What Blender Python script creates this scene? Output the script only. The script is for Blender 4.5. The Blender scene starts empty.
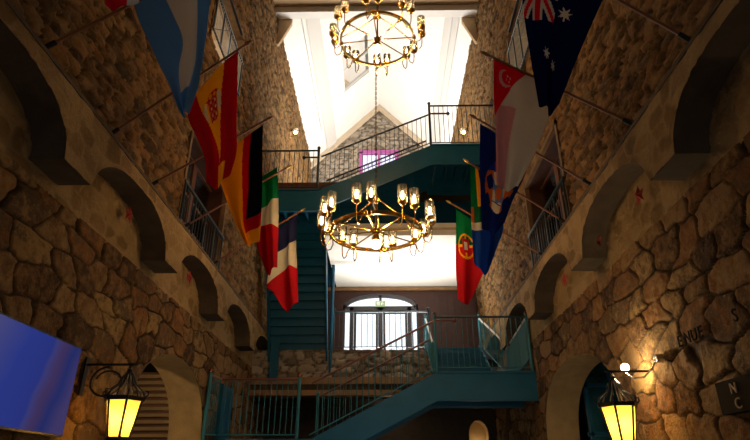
import bpy, bmesh, math, random
import numpy as np
from mathutils import Vector, Matrix
random.seed(7)
SC = bpy.context.scene
COL = SC.collection
PI = math.pi

# ------------------------------------------------------------------ camera model
F = 556.0; PIT = math.radians(25.3); YAW = math.radians(0.9); EYE = 1.6
def ray(px, py):
    u = (px-375)/F; v = (220-py)/F
    d = (u, math.cos(PIT)-v*math.sin(PIT), math.sin(PIT)+v*math.cos(PIT))
    c, s = math.cos(YAW), math.sin(YAW)
    return Vector((c*d[0]-s*d[1], s*d[0]+c*d[1], d[2]))
def aty(px, py, y):
    d = ray(px, py); t = y/d.y
    return Vector((d.x*t, y, d.z*t+EYE))
cam_d = bpy.data.cameras.new('camera'); cam = bpy.data.objects.new('camera', cam_d); COL.objects.link(cam)
cam_d.sensor_width = 36; cam_d.lens = 36*F/750; cam_d.clip_end = 200
cam.location = (0, 0, EYE); cam.rotation_euler = (PI/2+PIT, 0, YAW)
SC.camera = cam

# ------------------------------------------------------------------ materials
def nodes(name):
    m = bpy.data.materials.new(name); m.use_nodes = True
    nt = m.node_tree; nt.nodes.clear()
    out = nt.nodes.new('ShaderNodeOutputMaterial')
    return m, nt, out
def N(nt, t, **kw):
    n = nt.nodes.new(t)
    for k, v in kw.items(): setattr(n, k, v)
    return n
def mat(name, col, rough=.6, metal=0., noise=0., nscale=6., bump=0., bscale=60., emit=0., spec=.5, col2=None):
    m, nt, out = nodes(name)
    b = N(nt, 'ShaderNodeBsdfPrincipled')
    b.inputs['Base Color'].default_value = (*col, 1); b.inputs['Roughness'].default_value = rough
    b.inputs['Metallic'].default_value = metal; b.inputs['Specular IOR Level'].default_value = spec
    if emit: b.inputs['Emission Color'].default_value = (*col, 1); b.inputs['Emission Strength'].default_value = emit
    tc = N(nt, 'ShaderNodeTexCoord')
    if noise:
        nz = N(nt, 'ShaderNodeTexNoise'); nz.inputs['Scale'].default_value = nscale; nz.inputs['Detail'].default_value = 5
        nt.links.new(tc.outputs['Object'], nz.inputs['Vector'])
        r = N(nt, 'ShaderNodeValToRGB'); c2 = col2 or tuple(c*(1-noise) for c in col)
        r.color_ramp.elements[0].position = .3; r.color_ramp.elements[1].position = .7
        r.color_ramp.elements[0].color = (*c2, 1); r.color_ramp.elements[1].color = (*col, 1)
        nt.links.new(nz.outputs['Fac'], r.inputs['Fac']); nt.links.new(r.outputs['Color'], b.inputs['Base Color'])
    if bump:
        nb = N(nt, 'ShaderNodeTexNoise'); nb.inputs['Scale'].default_value = bscale; nb.inputs['Detail'].default_value = 4
        nt.links.new(tc.outputs['Object'], nb.inputs['Vector'])
        bp = N(nt, 'ShaderNodeBump'); bp.inputs['Strength'].default_value = bump; bp.inputs['Distance'].default_value = .02
        nt.links.new(nb.outputs['Fac'], bp.inputs['Height']); nt.links.new(bp.outputs['Normal'], b.inputs['Normal'])
    nt.links.new(b.outputs[0], out.inputs[0])
    return m
def stone_mat(name, cols, mortar, bump=.5, bscale=14., var=.75):
    m, nt, out = nodes(name)
    b = N(nt, 'ShaderNodeBsdfPrincipled'); b.inputs['Roughness'].default_value = .9; b.inputs['Specular IOR Level'].default_value = .15
    at = N(nt, 'ShaderNodeAttribute'); at.attribute_name = 'stone'
    sp = N(nt, 'ShaderNodeSeparateColor'); nt.links.new(at.outputs['Color'], sp.inputs[0])
    tc = N(nt, 'ShaderNodeTexCoord')
    nz = N(nt, 'ShaderNodeTexNoise'); nz.inputs['Scale'].default_value = 6.5; nz.inputs['Detail'].default_value = 9; nz.inputs['Roughness'].default_value = .75
    nt.links.new(tc.outputs['Object'], nz.inputs['Vector'])
    ad = N(nt, 'ShaderNodeMath', operation='MULTIPLY_ADD'); ad.inputs[1].default_value = var; ad.inputs[2].default_value = -var/2
    nt.links.new(nz.outputs['Fac'], ad.inputs[0])
    sm = N(nt, 'ShaderNodeMath', operation='ADD'); nt.links.new(sp.outputs[0], sm.inputs[0]); nt.links.new(ad.outputs[0], sm.inputs[1])
    r = N(nt, 'ShaderNodeValToRGB'); cr = r.color_ramp
    while len(cr.elements) < len(cols): cr.elements.new(.5)
    for i, c in enumerate(cols):
        cr.elements[i].position = .02+.96*i/(len(cols)-1); cr.elements[i].color = (*c, 1)
    nt.links.new(sm.outputs[0], r.inputs['Fac'])
    mx = N(nt, 'ShaderNodeMix', data_type='RGBA'); nt.links.new(sp.outputs[1], mx.inputs['Factor'])
    nt.links.new(r.outputs['Color'], mx.inputs['A']); mx.inputs['B'].default_value = (*mortar, 1)
    nt.links.new(mx.outputs['Result'], b.inputs['Base Color'])
    nb = N(nt, 'ShaderNodeTexNoise'); nb.inputs['Scale'].default_value = bscale; nb.inputs['Detail'].default_value = 7; nb.inputs['Roughness'].default_value = .65
    nt.links.new(tc.outputs['Object'], nb.inputs['Vector'])
    bp = N(nt, 'ShaderNodeBump'); bp.inputs['Strength'].default_value = bump; bp.inputs['Distance'].default_value = .05
    nt.links.new(nb.outputs['Fac'], bp.inputs['Height']); nt.links.new(bp.outputs['Normal'], b.inputs['Normal'])
    nt.links.new(b.outputs[0], out.inputs[0])
    return m
def glass_mat(name, tint=(1, 1, 1), gloss=.12, rough=.05):
    m, nt, out = nodes(name)
    t = N(nt, 'ShaderNodeBsdfTransparent'); t.inputs[0].default_value = (*tint, 1)
    g = N(nt, 'ShaderNodeBsdfGlossy'); g.inputs['Roughness'].default_value = rough
    fr = N(nt, 'ShaderNodeFresnel'); fr.inputs['IOR'].default_value = 1.45
    ad = N(nt, 'ShaderNodeMath', operation='ADD', use_clamp=True); nt.links.new(fr.outputs[0], ad.inputs[0]); ad.inputs[1].default_value = gloss-.04
    mx = N(nt, 'ShaderNodeMixShader'); nt.links.new(ad.outputs[0], mx.inputs[0]); nt.links.new(t.outputs[0], mx.inputs[1]); nt.links.new(g.outputs[0], mx.inputs[2])
    nt.links.new(mx.outputs[0], out.inputs[0])
    return m
def emit_mat(name, col, s):
    m, nt, out = nodes(name)
    e = N(nt, 'ShaderNodeEmission'); e.inputs[0].default_value = (*col, 1); e.inputs[1].default_value = s
    nt.links.new(e.outputs[0], out.inputs[0]); return m
def cloth_mat(name, col):
    m, nt, out = nodes(name)
    d = N(nt, 'ShaderNodeBsdfDiffuse'); d.inputs[0].default_value = (*col, 1)
    t = N(nt, 'ShaderNodeBsdfTranslucent'); t.inputs[0].default_value = (*col, 1)
    tc = N(nt, 'ShaderNodeTexCoord'); nb = N(nt, 'ShaderNodeTexNoise'); nb.inputs['Scale'].default_value = 9; nb.inputs['Detail'].default_value = 3
    nt.links.new(tc.outputs['Object'], nb.inputs['Vector'])
    bp = N(nt, 'ShaderNodeBump'); bp.inputs['Strength'].default_value = .35; bp.inputs['Distance'].default_value = .05
    nt.links.new(nb.outputs['Fac'], bp.inputs['Height']); nt.links.new(bp.outputs['Normal'], d.inputs['Normal'])
    mx = N(nt, 'ShaderNodeMixShader'); mx.inputs[0].default_value = .5
    nt.links.new(d.outputs[0], mx.inputs[1]); nt.links.new(t.outputs[0], mx.inputs[2]); nt.links.new(mx.outputs[0], out.inputs[0])
    return m

M_RUBBLE = stone_mat('rough_rubble', [(.065, .036, .018), (.18, .096, .036), (.26, .16, .07), (.21, .094, .028), (.105, .066, .035), (.30, .18, .066)], (.034, .02, .01), 1., 11, 1.25)
M_PALE = stone_mat('pale_dressed_stone', [(.19, .115, .045), (.29, .185, .08), (.36, .24, .11), (.24, .145, .058)], (.33, .22, .105), .8, 14)
M_FINE = stone_mat('fine_split_stone', [(.065, .036, .015), (.17, .095, .036), (.26, .152, .062), (.225, .108, .032), (.13, .083, .042)], (.055, .03, .012), 1., 10, 1.)
M_FAR = stone_mat('grey_fieldstone', [(.17, .135, .10), (.30, .245, .18), (.42, .35, .27), (.26, .22, .18)], (.10, .08, .06), .5, 16)
M_SURR = mat('brown_reveal_stone', (.22, .13, .055), .9, noise=.4, nscale=6, bump=.6, bscale=25)
M_SOFFIT = mat('shaded_soffit_plaster', (.10, .068, .038), .9, noise=.35, nscale=4, bump=.4, bscale=20)  # darkened so the colour carries the shade under the arches
M_TOOLED = mat('tooled_limestone', (.48, .32, .14), .85, noise=.25, nscale=5, bump=.5, bscale=50)
M_TEAL = mat('teal_painted_steel', (.006, .10, .19), .42, noise=.18, nscale=3, spec=.4)
M_TEALL = mat('teal_painted_bars', (.018, .155, .205), .5)
M_DARKRAIL = mat('dark_blue_grey_iron', (.03, .05, .065), .4, metal=.3)
M_RAILRED = mat('oxide_red_handrail', (.17, .06, .04), .4)
M_IRON = mat('black_wrought_iron', (.02, .017, .014), .5, metal=.5)
M_WHITE = mat('white_plaster', (.82, .79, .74), .85, noise=.06, nscale=3)
M_SHADEDW = mat('shaded_white_boxing', (.60, .575, .54), .8)  # white boards toned down, their shading put into the colour
M_CREAM = mat('cream_painted_wood', (.62, .5, .36), .7, noise=.12)
M_TAN = mat('tan_painted_beam', (.46, .30, .15), .6, noise=.15)
M_WOODRED = mat('red_brown_boards', (.06, .017, .010), .55, noise=.35, nscale=5)
M_WOOD = mat('brown_shutter_wood', (.16, .06, .025), .55, noise=.3, nscale=6)
M_TIMBER = mat('golden_timber', (.33, .18, .075), .6, noise=.3, nscale=6)
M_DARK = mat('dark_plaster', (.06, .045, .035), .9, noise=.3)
M_FLOOR = mat('stone_flag_floor', (.19, .14, .095), .5, noise=.3, nscale=2)
M_BRASS = mat('polished_brass', (.78, .50, .14), .22, metal=1.)
M_POLE = mat('dark_stained_pole', (.22, .085, .035), .4)
M_GOLD = mat('gold_finial', (.7, .45, .12), .3, metal=.8)
M_COPPER = mat('copper_ball', (.7, .22, .08), .25, metal=.9)
M_FRAME = mat('grey_door_frame', (.07, .065, .075), .5)
M_PINK = mat('pink_lit_window_frame', (.42, .10, .32), .5)  # pink of the coloured light on the frame, put into its paint
M_BLACK = mat('black_plastic', (.012, .012, .014), .35)
M_STAR = mat('rust_red_iron', (.42, .035, .025), .6, noise=.3)
M_SLAT = mat('pale_timber_slats', (.38, .25, .12), .7, noise=.2)
M_MESHW = mat('white_painted_bars', (.55, .56, .55), .5)
M_CHROME = mat('satin_chrome', (.6, .57, .5), .25, metal=1.)
M_GLASS = glass_mat('clear_glass')
M_SHADE = glass_mat('lamp_glass', (.98, .96, .92), .06)
_nt = M_SHADE.node_tree; _o = [n for n in _nt.nodes if n.type == 'OUTPUT_MATERIAL'][0]; _old = _o.inputs[0].links[0].from_socket
_tr = _nt.nodes.new('ShaderNodeBsdfTranslucent'); _tr.inputs[0].default_value = (.9, .85, .75, 1); _mx = _nt.nodes.new('ShaderNodeMixShader'); _mx.inputs[0].default_value = .02
_nt.links.new(_old, _mx.inputs[1]); _nt.links.new(_tr.outputs[0], _mx.inputs[2]); _nt.links.new(_mx.outputs[0], _o.inputs[0])
M_TINT = glass_mat('skylight_glass', (.22, .28, .24), .06)
M_LILAC = glass_mat('lilac_lit_glass', (.985, .93, 1.), .045)  # tint stands in for the purple light at the gable window
M_BULB = emit_mat('warm_bulb', (1, .64, .30), 135)
M_PANE, _nt, _o = nodes('lit_amber_glass')
_t = N(_nt, 'ShaderNodeBsdfTransparent'); _t.inputs[0].default_value = (1, .74, .28, 1); _d = N(_nt, 'ShaderNodeBsdfTranslucent'); _d.inputs[0].default_value = (1, .60, .09, 1)
_e = N(_nt, 'ShaderNodeEmission'); _e.inputs[0].default_value = (1, .55, .06, 1); _e.inputs[1].default_value = .25
_m = N(_nt, 'ShaderNodeMixShader'); _m.inputs[0].default_value = .6; _nt.links.new(_t.outputs[0], _m.inputs[1]); _nt.links.new(_d.outputs[0], _m.inputs[2])
_a = N(_nt, 'ShaderNodeAddShader'); _nt.links.new(_m.outputs[0], _a.inputs[0]); _nt.links.new(_e.outputs[0], _a.inputs[1]); _nt.links.new(_a.outputs[0], _o.inputs[0])
M_SPOT = emit_mat('bright_lamp', (1, .76, .44), 420)
M_GLOBE = emit_mat('globe_lamp', (1, .68, .34), 22)
M_HUB = emit_mat('hub_lamp', (1, .66, .32), 260)

# ------------------------------------------------------------------ mesh helpers
class MB:
    def __init__(s): s.bm = bmesh.new()
    def box(s, x0, x1, y0, y1, z0, z1, M=None):
        vs = [s.bm.verts.new(Vector(p) if M is None else M @ Vector(p)) for p in
              [(x0,y0,z0),(x1,y0,z0),(x1,y1,z0),(x0,y1,z0),(x0,y0,z1),(x1,y0,z1),(x1,y1,z1),(x0,y1,z1)]]
        for f in [(0,3,2,1),(4,5,6,7),(0,1,5,4),(1,2,6,5),(2,3,7,6),(3,0,4,7)]: s.bm.faces.new([vs[i] for i in f])
        return s
    def prism(s, poly, d):
        d = Vector(d); a = [s.bm.verts.new(Vector(p)) for p in poly]; b = [s.bm.verts.new(Vector(p)+d) for p in poly]
        n = len(poly); s.bm.faces.new(a[::-1]); s.bm.faces.new(b)
        for i in range(n): s.bm.faces.new([a[i], a[(i+1) % n], b[(i+1) % n], b[i]])
        return s
    def tube(s, path, r, n=8, caps=True):
        P = [Vector(p) for p in path]; R = r if isinstance(r, (list, tuple)) else [r]*len(P)
        rings = []; up = None
        for i, p in enumerate(P):
            t = (P[min(i+1, len(P)-1)]-P[max(i-1, 0)]).normalized()
            if up is None: up = Vector((0, 0, 1)) if abs(t.z) < .9 else Vector((1, 0, 0))
            a = t.cross(up).normalized(); b = a.cross(t).normalized(); up = b
            rings.append([s.bm.verts.new(p+R[i]*(math.cos(2*PI*k/n)*a+math.sin(2*PI*k/n)*b)) for k in range(n)])
        for i in range(len(P)-1):
            for k in range(n): s.bm.faces.new([rings[i][k], rings[i][(k+1) % n], rings[i+1][(k+1) % n], rings[i+1][k]])
        if caps: s.bm.faces.new(rings[0][::-1]); s.bm.faces.new(rings[-1])
        return s
    def lathe(s, prof, c=(0, 0, 0), n=16, close=False):
        c = Vector(c); rings = []
        for (r, z) in prof:
            rings.append([s.bm.verts.new(c+Vector((max(r, 1e-4)*math.cos(2*PI*k/n), max(r, 1e-4)*math.sin(2*PI*k/n), z))) for k in range(n)])
        L = len(rings)
        for i in range(L if close else L-1):
            A, B = rings[i], rings[(i+1) % L]
            for k in range(n): s.bm.faces.new([A[k], A[(k+1) % n], B[(k+1) % n], B[k]])
        if not close: s.bm.faces.new(rings[0][::-1]); s.bm.faces.new(rings[-1])
        return s
    def ball(s, c, r, n=12):
        return s.lathe([(r*math.sin(PI*i/8), -r*math.cos(PI*i/8)) for i in range(9)], c, n)
    def strip(s, A, B):
        a = [s.bm.verts.new(Vector(p)) for p in A]; b = [s.bm.verts.new(Vector(p)) for p in B]
        for i in range(len(a)-1): s.bm.faces.new([a[i], a[i+1], b[i+1], b[i]])
        return s
    def quad(s, *p):
        s.bm.faces.new([s.bm.verts.new(Vector(q)) for q in p]); return s
    def build(s, name, m, parent=None, smooth=False, bevel=0.):
        bmesh.ops.recalc_face_normals(s.bm, faces=s.bm.faces)
        if bevel: bmesh.ops.bevel(s.bm, geom=list(s.bm.edges), offset=bevel, segments=2, affect='EDGES', clamp_overlap=True)
        me = bpy.data.meshes.new(name); s.bm.to_mesh(me); s.bm.free()
        me.materials.append(m)
        if smooth:
            me.polygons.foreach_set('use_smooth', [True]*len(me.polygons))
            try: me.set_sharp_from_angle(angle=math.radians(40))
            except Exception: pass
        o = bpy.data.objects.new(name, me); COL.objects.link(o)
        if parent is not None: o.parent = parent; o.matrix_parent_inverse = parent.matrix_basis.inverted()
        return o
def tag(o, label, cat, group=None):
    o['label'] = label; o['category'] = cat
    if group: o['group'] = group
    return o
def thing(name, label, cat, loc=(0, 0, 0), group=None):
    o = bpy.data.objects.new(name, None); COL.objects.link(o); o.location = loc; o.empty_display_size = .1
    return tag(o, label, cat, group)
def struct(o): o['kind'] = 'structure'; return o
def dup(root, loc=None, rotz=None):
    r = root.copy(); COL.objects.link(r)
    if loc is not None: r.location = loc
    if rotz is not None: r.rotation_euler = (0, 0, rotz)
    def rec(a, b):
        for ch in list(a.children):
            c = ch.copy(); COL.objects.link(c); c.parent = b; c.matrix_parent_inverse = ch.matrix_parent_inverse.copy(); rec(ch, c)
    rec(root, r); return r

# ------------------------------------------------------------------ stonework (real relief)
def hsh(i, j, seed):
    T = np.random.RandomState(seed).rand(128, 128)
    return T[np.mod(i, 128), np.mod(j, 128)]
def vnoise(u, v, seed):
    i = np.floor(u).astype(int); j = np.floor(v).astype(int); a = u-i; b = v-j
    a = a*a*(3-2*a); b = b*b*(3-2*b)
    T = np.random.RandomState(seed).rand(128, 128); g = lambda x, y: T[np.mod(x, 128), np.mod(y, 128)]
    return (g(i, j)*(1-a)+g(i+1, j)*a)*(1-b)+(g(i, j+1)*(1-a)+g(i+1, j+1)*a)*b
def cells(u, v, cw, ch, seed, jit=.8, pw=3.4):
    wu = u/cw+.5*(vnoise(u/cw*.9, v/ch*.9, seed+1)-.5)+.22*(vnoise(u/cw*2.7, v/ch*2.7, seed+2)-.5)
    wv = v/ch+.7*(vnoise(u/cw*.5, v/ch*.5, seed+3)-.5)+.22*(vnoise(u/cw*2.7, v/ch*2.7, seed+4)-.5)
    j0 = np.floor(wv).astype(int)
    f1 = np.full(u.shape, 9.); f2 = np.full(u.shape, 9.); rid = np.zeros(u.shape); rid2 = np.zeros(u.shape)
    for dj in (-1, 0, 1):
        j = j0+dj; off = .5*np.mod(j, 2)+.3*hsh(j, j*0+5, seed+9)
        i0 = np.floor(wu-off).astype(int)
        for di in (-1, 0, 1):
            i = i0+di
            px = i+.5+off+(hsh(i, j, seed+10)-.5)*jit; py = j+.5+(hsh(i, j, seed+11)-.5)*jit*.8
            d = (np.abs(wu-px)**pw+np.abs((wv-py)*1.05)**pw)**(1/pw)
            n1 = d < f1
            f2 = np.where(n1, f1, np.minimum(f2, d)); r = hsh(i, j, seed+12)
            rid = np.where(n1, r, rid); rid2 = np.where(n1, hsh(i, j, seed+13), rid2); f1 = np.where(n1, d, f1)
    return f2-f1, rid, rid2
def sheet(name, us, zb, zt, nr, mapf, m, cw, ch, seed, depth, joint=.2, hole=None, parent=None, mortar=1., jit=.8):
    us = np.asarray(us, float); zb = np.broadcast_to(np.asarray(zb, float), us.shape); zt = np.broadcast_to(np.asarray(zt, float), us.shape)
    t = np.linspace(0, 1, nr+1)
    U = np.repeat(us[:, None], nr+1, 1); V = zb[:, None]+(zt-zb)[:, None]*t[None]
    e, r, r2 = cells(U, V, cw, ch, seed, jit)
    k = np.clip(e/joint, 0, 1); k = k*k*(3-2*k)
    h = depth*(k+.7*(r2-.5)*k)+depth*.45*(vnoise(U*6, V*6, seed+20)-.5)+depth*.3*(vnoise(U*15, V*15, seed+21)-.5)
    X, Y, Z = mapf(U, V, h)
    co = np.stack([X, Y, Z], -1).reshape(-1, 3)
    nu = len(us); idx = np.arange(nu*(nr+1)).reshape(nu, nr+1)
    fa = np.stack([idx[:-1, :-1], idx[1:, :-1], idx[1:, 1:], idx[:-1, 1:]], -1).reshape(-1, 4)
    if hole is not None:
        uc = (U[:-1, :-1]+U[1:, 1:])/2; vc = (V[:-1, :-1]+V[1:, 1:])/2
        fa = fa[~hole(uc, vc).reshape(-1)]
    me = bpy.data.meshes.new(name)
    me.vertices.add(len(co)); me.vertices.foreach_set('co', co.ravel())
    me.loops.add(fa.size); me.loops.foreach_set('vertex_index', fa.ravel().astype(np.int32))
    me.polygons.add(len(fa)); me.polygons.foreach_set('loop_start', np.arange(0, fa.size, 4, dtype=np.int32))
    me.polygons.foreach_set('use_smooth', np.ones(len(fa), bool))
    me.update(calc_edges=True)
    ca = me.color_attributes.new('stone', 'FLOAT_COLOR', 'POINT')
    ca.data.foreach_set('color', np.stack([r, (1-k)*mortar, r2, np.ones_like(r)], -1).astype(np.float32).ravel())
    me.materials.append(m)
    o = bpy.data.objects.new(name, me); COL.objects.link(o)
    if parent is not None: o.parent = parent
    return struct(o)

XL, XR = -3.15, 2.85          # face of the arch course
XLL, XRL = -3.5, 3.2          # face of the lower wall
XLU, XRU = -3.27, 2.97        # face of the upper wall
YE, YG = 17.0, 22.0           # door wall, gable wall
ZSP, ZAP, ZLE, ZEV = 4.5, 5.07, 5.27, 14.85

def span(a, b, step): return np.linspace(a, b, int(round((b-a)/step))+1)
ARCH_E = [4.66+2.78*k for k in range(-2, 5)]
def arch_z(y):
    z = np.full(y.shape, ZSP)
    for e in ARCH_E:
        c = e-1.105; q = np.clip(1-np.abs((y-c)/1.105)**2.3, 0, 1)
        z = np.maximum(z, np.where(np.abs(y-c) < 1.105, ZSP+(ZAP-ZSP)*q**(1/2.1), ZSP))
    return z
DL = (9.55, 1.72, 2.25, 1.28, 2.2); DR = (9.75, 1.95, 2.25, 1.28, 2.35)   # arched openings: centre, half width, spring, rise, power
def door_z(y, D):
    q = np.clip(1-np.abs((y-D[0])/D[1])**D[4], 0, 1)
    return np.where(np.abs(y-D[0]) < D[1], D[2]+D[3]*q**(1/D[4]), -.05)
def door_ys(D):
    a = np.linspace(0, PI, 49); return D[0]-D[1]*np.cos(a)
def with_edges(a, b, step, D):
    ys = [y for y in span(a, b, step) if abs(y-D[0]) > D[1]+.012]
    e = [D[0]-D[1]-.001, D[0]+D[1]+.001]
    inner = list(D[0]-(D[1]-.0005)*np.cos(np.linspace(0, PI, 150)))
    return np.array(sorted(ys+e+inner))
WIN = [(7.92, 10.2, 5.1, 7.14), (8.0, 10.0, 9.3, 11.04)]
def win_hole(u, v):
    h = np.zeros(u.shape, bool)
    for (a, b, c, d) in WIN: h |= (u > a) & (u < b) & (v > c) & (v < d)
    return h
for side, xl, xa, xu, s, D, sd in (('left', XLL, XL, XLU, 1, DL, 100), ('right', XRL, XR, XRU, -1, DR, 300)):
    ys = np.concatenate([span(-2.5, 1.4, .1), with_edges(1.5, 17.2, .018, D)])
    sheet('wall_'+side, ys, door_z(ys, D), 4.36, 230, lambda U, V, h, xl=xl, s=s: (xl+s*h-s*.03, U, V), M_RUBBLE, .56, .32, sd, .036, .12, jit=.60)
    sheet('wall_'+side+'_lunettes', span(-2.5, 17.2, .03), 4.34, 5.12, 26, lambda U, V, h, xl=xl, s=s: (xl+s*h-s*.012, U, V), M_PALE, .30, .22, sd+80, .016, .28, mortar=.85)
    ye = span(-2.5, YE+.2, .03); zb = arch_z(ye)
    sheet('wall_'+side+'_arch_course', ye, zb, ZLE, 24, lambda U, V, h, xa=xa, s=s: (xa+s*h, U, V), M_PALE, .27, .21, sd+40, .009, .28, mortar=.85)
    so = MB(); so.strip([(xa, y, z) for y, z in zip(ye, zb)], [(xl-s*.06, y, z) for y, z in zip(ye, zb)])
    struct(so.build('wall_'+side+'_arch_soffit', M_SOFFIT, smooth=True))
    lg = MB(); lg.box(min(xa+s*.015, xu-s*.1), max(xa+s*.015, xu-s*.1), -2.5, YE+.2, ZLE-.03, ZLE+.012)
    struct(lg.build('trim_1' if s > 0 else 'trim_2', M_SOFFIT))
    yu = span(-2.48, 22.2, .04)
    sheet('wall_'+side+'_upper', yu, ZLE-.02, ZEV, int(round((ZEV-ZLE+.02)/.04)), lambda U, V, h, xu=xu, s=s: (xu+s*h-s*.03, U, V), M_FINE, .33, .125, sd+60, .05, .2, hole=win_hole)
    # reveal of the arched passage
    rv = MB(); a = np.linspace(0, PI, 49)
    pts = [(D[0]+D[1]+.0, -.05)]+[(D[0]+D[1]*np.sign(np.cos(t))*abs(np.cos(t))**(2/D[4]), D[2]+D[3]*abs(np.sin(t))**(2/D[4])) for t in a]+[(D[0]-D[1], -.05)]
    rv.strip([(xl+s*.012, y, z) for y, z in pts], [(xl-s*.62, y, z) for y, z in pts])
    struct(rv.build('trim_3' if s > 0 else 'trim_4', M_TOOLED, smooth=True))

# passages behind the arches
def room(name, x0, x1, y0, y1, z0, z1, m, open_side):
    b = MB(); F_ = {'x0': [(x0,y0,z0),(x0,y1,z0),(x0,y1,z1),(x0,y0,z1)], 'x1': [(x1,y0,z0),(x1,y1,z0),(x1,y1,z1),(x1,y0,z1)],
        'y0': [(x0,y0,z0),(x1,y0,z0),(x1,y0,z1),(x0,y0,z1)], 'y1': [(x0,y1,z0),(x1,y1,z0),(x1,y1,z1),(x0,y1,z1)],
        'z0': [(x0,y0,z0),(x1,y0,z0),(x1,y1,z0),(x0,y1,z0)], 'z1': [(x0,y0,z1),(x1,y0,z1),(x1,y1,z1),(x0,y1,z1)]}
    for k, q in F_.items():
        if k != open_side: b.quad(*q)
    return struct(b.build(name, m))
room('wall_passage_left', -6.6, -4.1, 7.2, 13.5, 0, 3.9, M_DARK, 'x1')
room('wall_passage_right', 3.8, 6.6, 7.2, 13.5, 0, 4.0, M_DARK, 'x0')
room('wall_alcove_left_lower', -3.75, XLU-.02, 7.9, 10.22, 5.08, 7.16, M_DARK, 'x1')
room('wall_alcove_left_upper', -4.6, XLU-.02, 7.98, 10.02, 9.28, 11.06, M_CREAM, 'x1')
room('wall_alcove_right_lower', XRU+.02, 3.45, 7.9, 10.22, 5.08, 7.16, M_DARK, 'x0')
room('wall_alcove_right_upper', XRU+.02, 4.3, 7.98, 10.02, 9.28, 11.06, M_CREAM, 'x0')

# unseen shell added around the building, so that daylight only enters by its openings
sh = MB()
for x in (-7.3, 7.3):
    sh.quad((x, -3, -.2), (x, YE+.2, -.2), (x, YE+.2, 9.3), (x, -3, 9.3)); sh.quad((x, -3, 9.3), (x, 22.4, 9.3), (x, 22.4, 15.1), (x, -3, 15.1))
    xi = XLL if x < 0 else XRL
    sh.quad((x, -3, 15.1), (x, 22.4, 15.1), (xi, 22.4, 15.1), (xi, -3, 15.1))
    sh.quad((x, YE+.2, -.2), (xi+(.1 if x < 0 else -.1), YE+.2, -.2), (xi+(.1 if x < 0 else -.1), YE+.2, 9.3), (x, YE+.2, 9.3))
    sh.quad((x, YE+.2, 9.2), (xi, YE+.2, 9.2), (xi, 22.4, 9.2), (x, 22.4, 9.2))
    sh.quad((x, 22.3, 9.2), (xi+(.3 if x < 0 else -.3), 22.3, 9.2), (xi+(.3 if x < 0 else -.3), 22.3, 15.3), (x, 22.3, 15.3))
sh.quad((-7.3, -3, -.2), (7.3, -3, -.2), (7.3, -3, 15.3), (-7.3, -3, 15.3)); sh.quad((-7.3, -3, -.2), (7.3, -3, -.2), (7.3, YE+.2, -.2), (-7.3, YE+.2, -.2))
struct(sh.build('wall_light_block', M_DARK))
# floor, front part of the hall, roof
struct(MB().box(-3.7, 3.4, -2.6, 17.2, -.1, 0).build('floor', M_FLOOR))
struct(MB().box(-3.7, 3.4, -2.7, -2.5, 0, 15.2).build('wall_front', M_DARK))
struct(MB().box(-3.7, 3.4, -2.7, 12.5, 15.2, 15.3).build('ceiling_front', M_TAN))
xm = (XLU+XRU)/2; zr = 18.08; zev = 14.85
def slope_z(x, side): return zev+(zr-zev)*((x-XLU)/(xm-XLU) if side < 0 else (XRU-x)/(XRU-xm))
sky_x = (-1.60, -.55); sky_y = (16.7, 19.0)
rl = MB()                     # left slope with an opening for the skylight
xs = [XLU-.25, sky_x[0], sky_x[1], xm]; ysr = [12.6, sky_y[0], sky_y[1], 22.2]
for i in range(3):
    for j in range(3):
        if i == 1 and j == 1: continue
        q = [(xs[i], ysr[j]), (xs[i+1], ysr[j]), (xs[i+1], ysr[j+1]), (xs[i], ysr[j+1])]
        rl.quad(*[(x, y, slope_z(x, -1)) for x, y in q])
zf = lambda x: slope_z(x, -1)
for (p, q) in (((sky_x[0], sky_y[0]), (sky_x[1], sky_y[0])), ((sky_x[1], sky_y[0]), (sky_x[1], sky_y[1])), ((sky_x[1], sky_y[1]), (sky_x[0], sky_y[1])), ((sky_x[0], sky_y[1]), (sky_x[0], sky_y[0]))):
    rl.quad((p[0], p[1], zf(p[0])), (q[0], q[1], zf(q[0])), (q[0], q[1], zf(q[0])+.22), (p[0], p[1], zf(p[0])+.22))
struct(rl.build('ceiling_left_slope', M_WHITE))
rr = MB().quad((xm, 12.6, zr), (XRU+.25, 12.6, slope_z(XRU+.25, 1)), (XRU+.25, 22.2, slope_z(XRU+.25, 1)), (xm, 22.2, zr))
struct(rr.build('ceiling_right_slope', M_WHITE))
struct(MB().quad((XLU-.3, 12.6, 14.6), (XRU+.3, 12.6, 14.6), (XRU+.3, 12.6, 18.4), (XLU-.3, 12.6, 18.4)).build('wall_roof_front', M_WHITE))
w1 = thing('window_1', 'greenish skylight in the left white roof slope', 'window'); w1['kind'] = 'structure'
g = MB()
for k in range(3):
    y = sky_y[0]+(sky_y[1]-sky_y[0])*k/2
    for x in (sky_x[0],):
        pass
    g.tube([(sky_x[0], y, zf(sky_x[0])+.13), (sky_x[1], y, zf(sky_x[1])+.13)], .035, 6)
for x in sky_x: g.tube([(x, sky_y[0], zf(x)+.13), (x, sky_y[1], zf(x)+.13)], .035, 6)
g.build('window_frame', M_WHITE, w1)
MB().quad((sky_x[0], sky_y[0], zf(sky_x[0])+.14), (sky_x[1], sky_y[0], zf(sky_x[1])+.14), (sky_x[1], sky_y[1], zf(sky_x[1])+.14), (sky_x[0], sky_y[1], zf(sky_x[0])+.14)).build('window_glass', M_TINT, w1)
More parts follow.
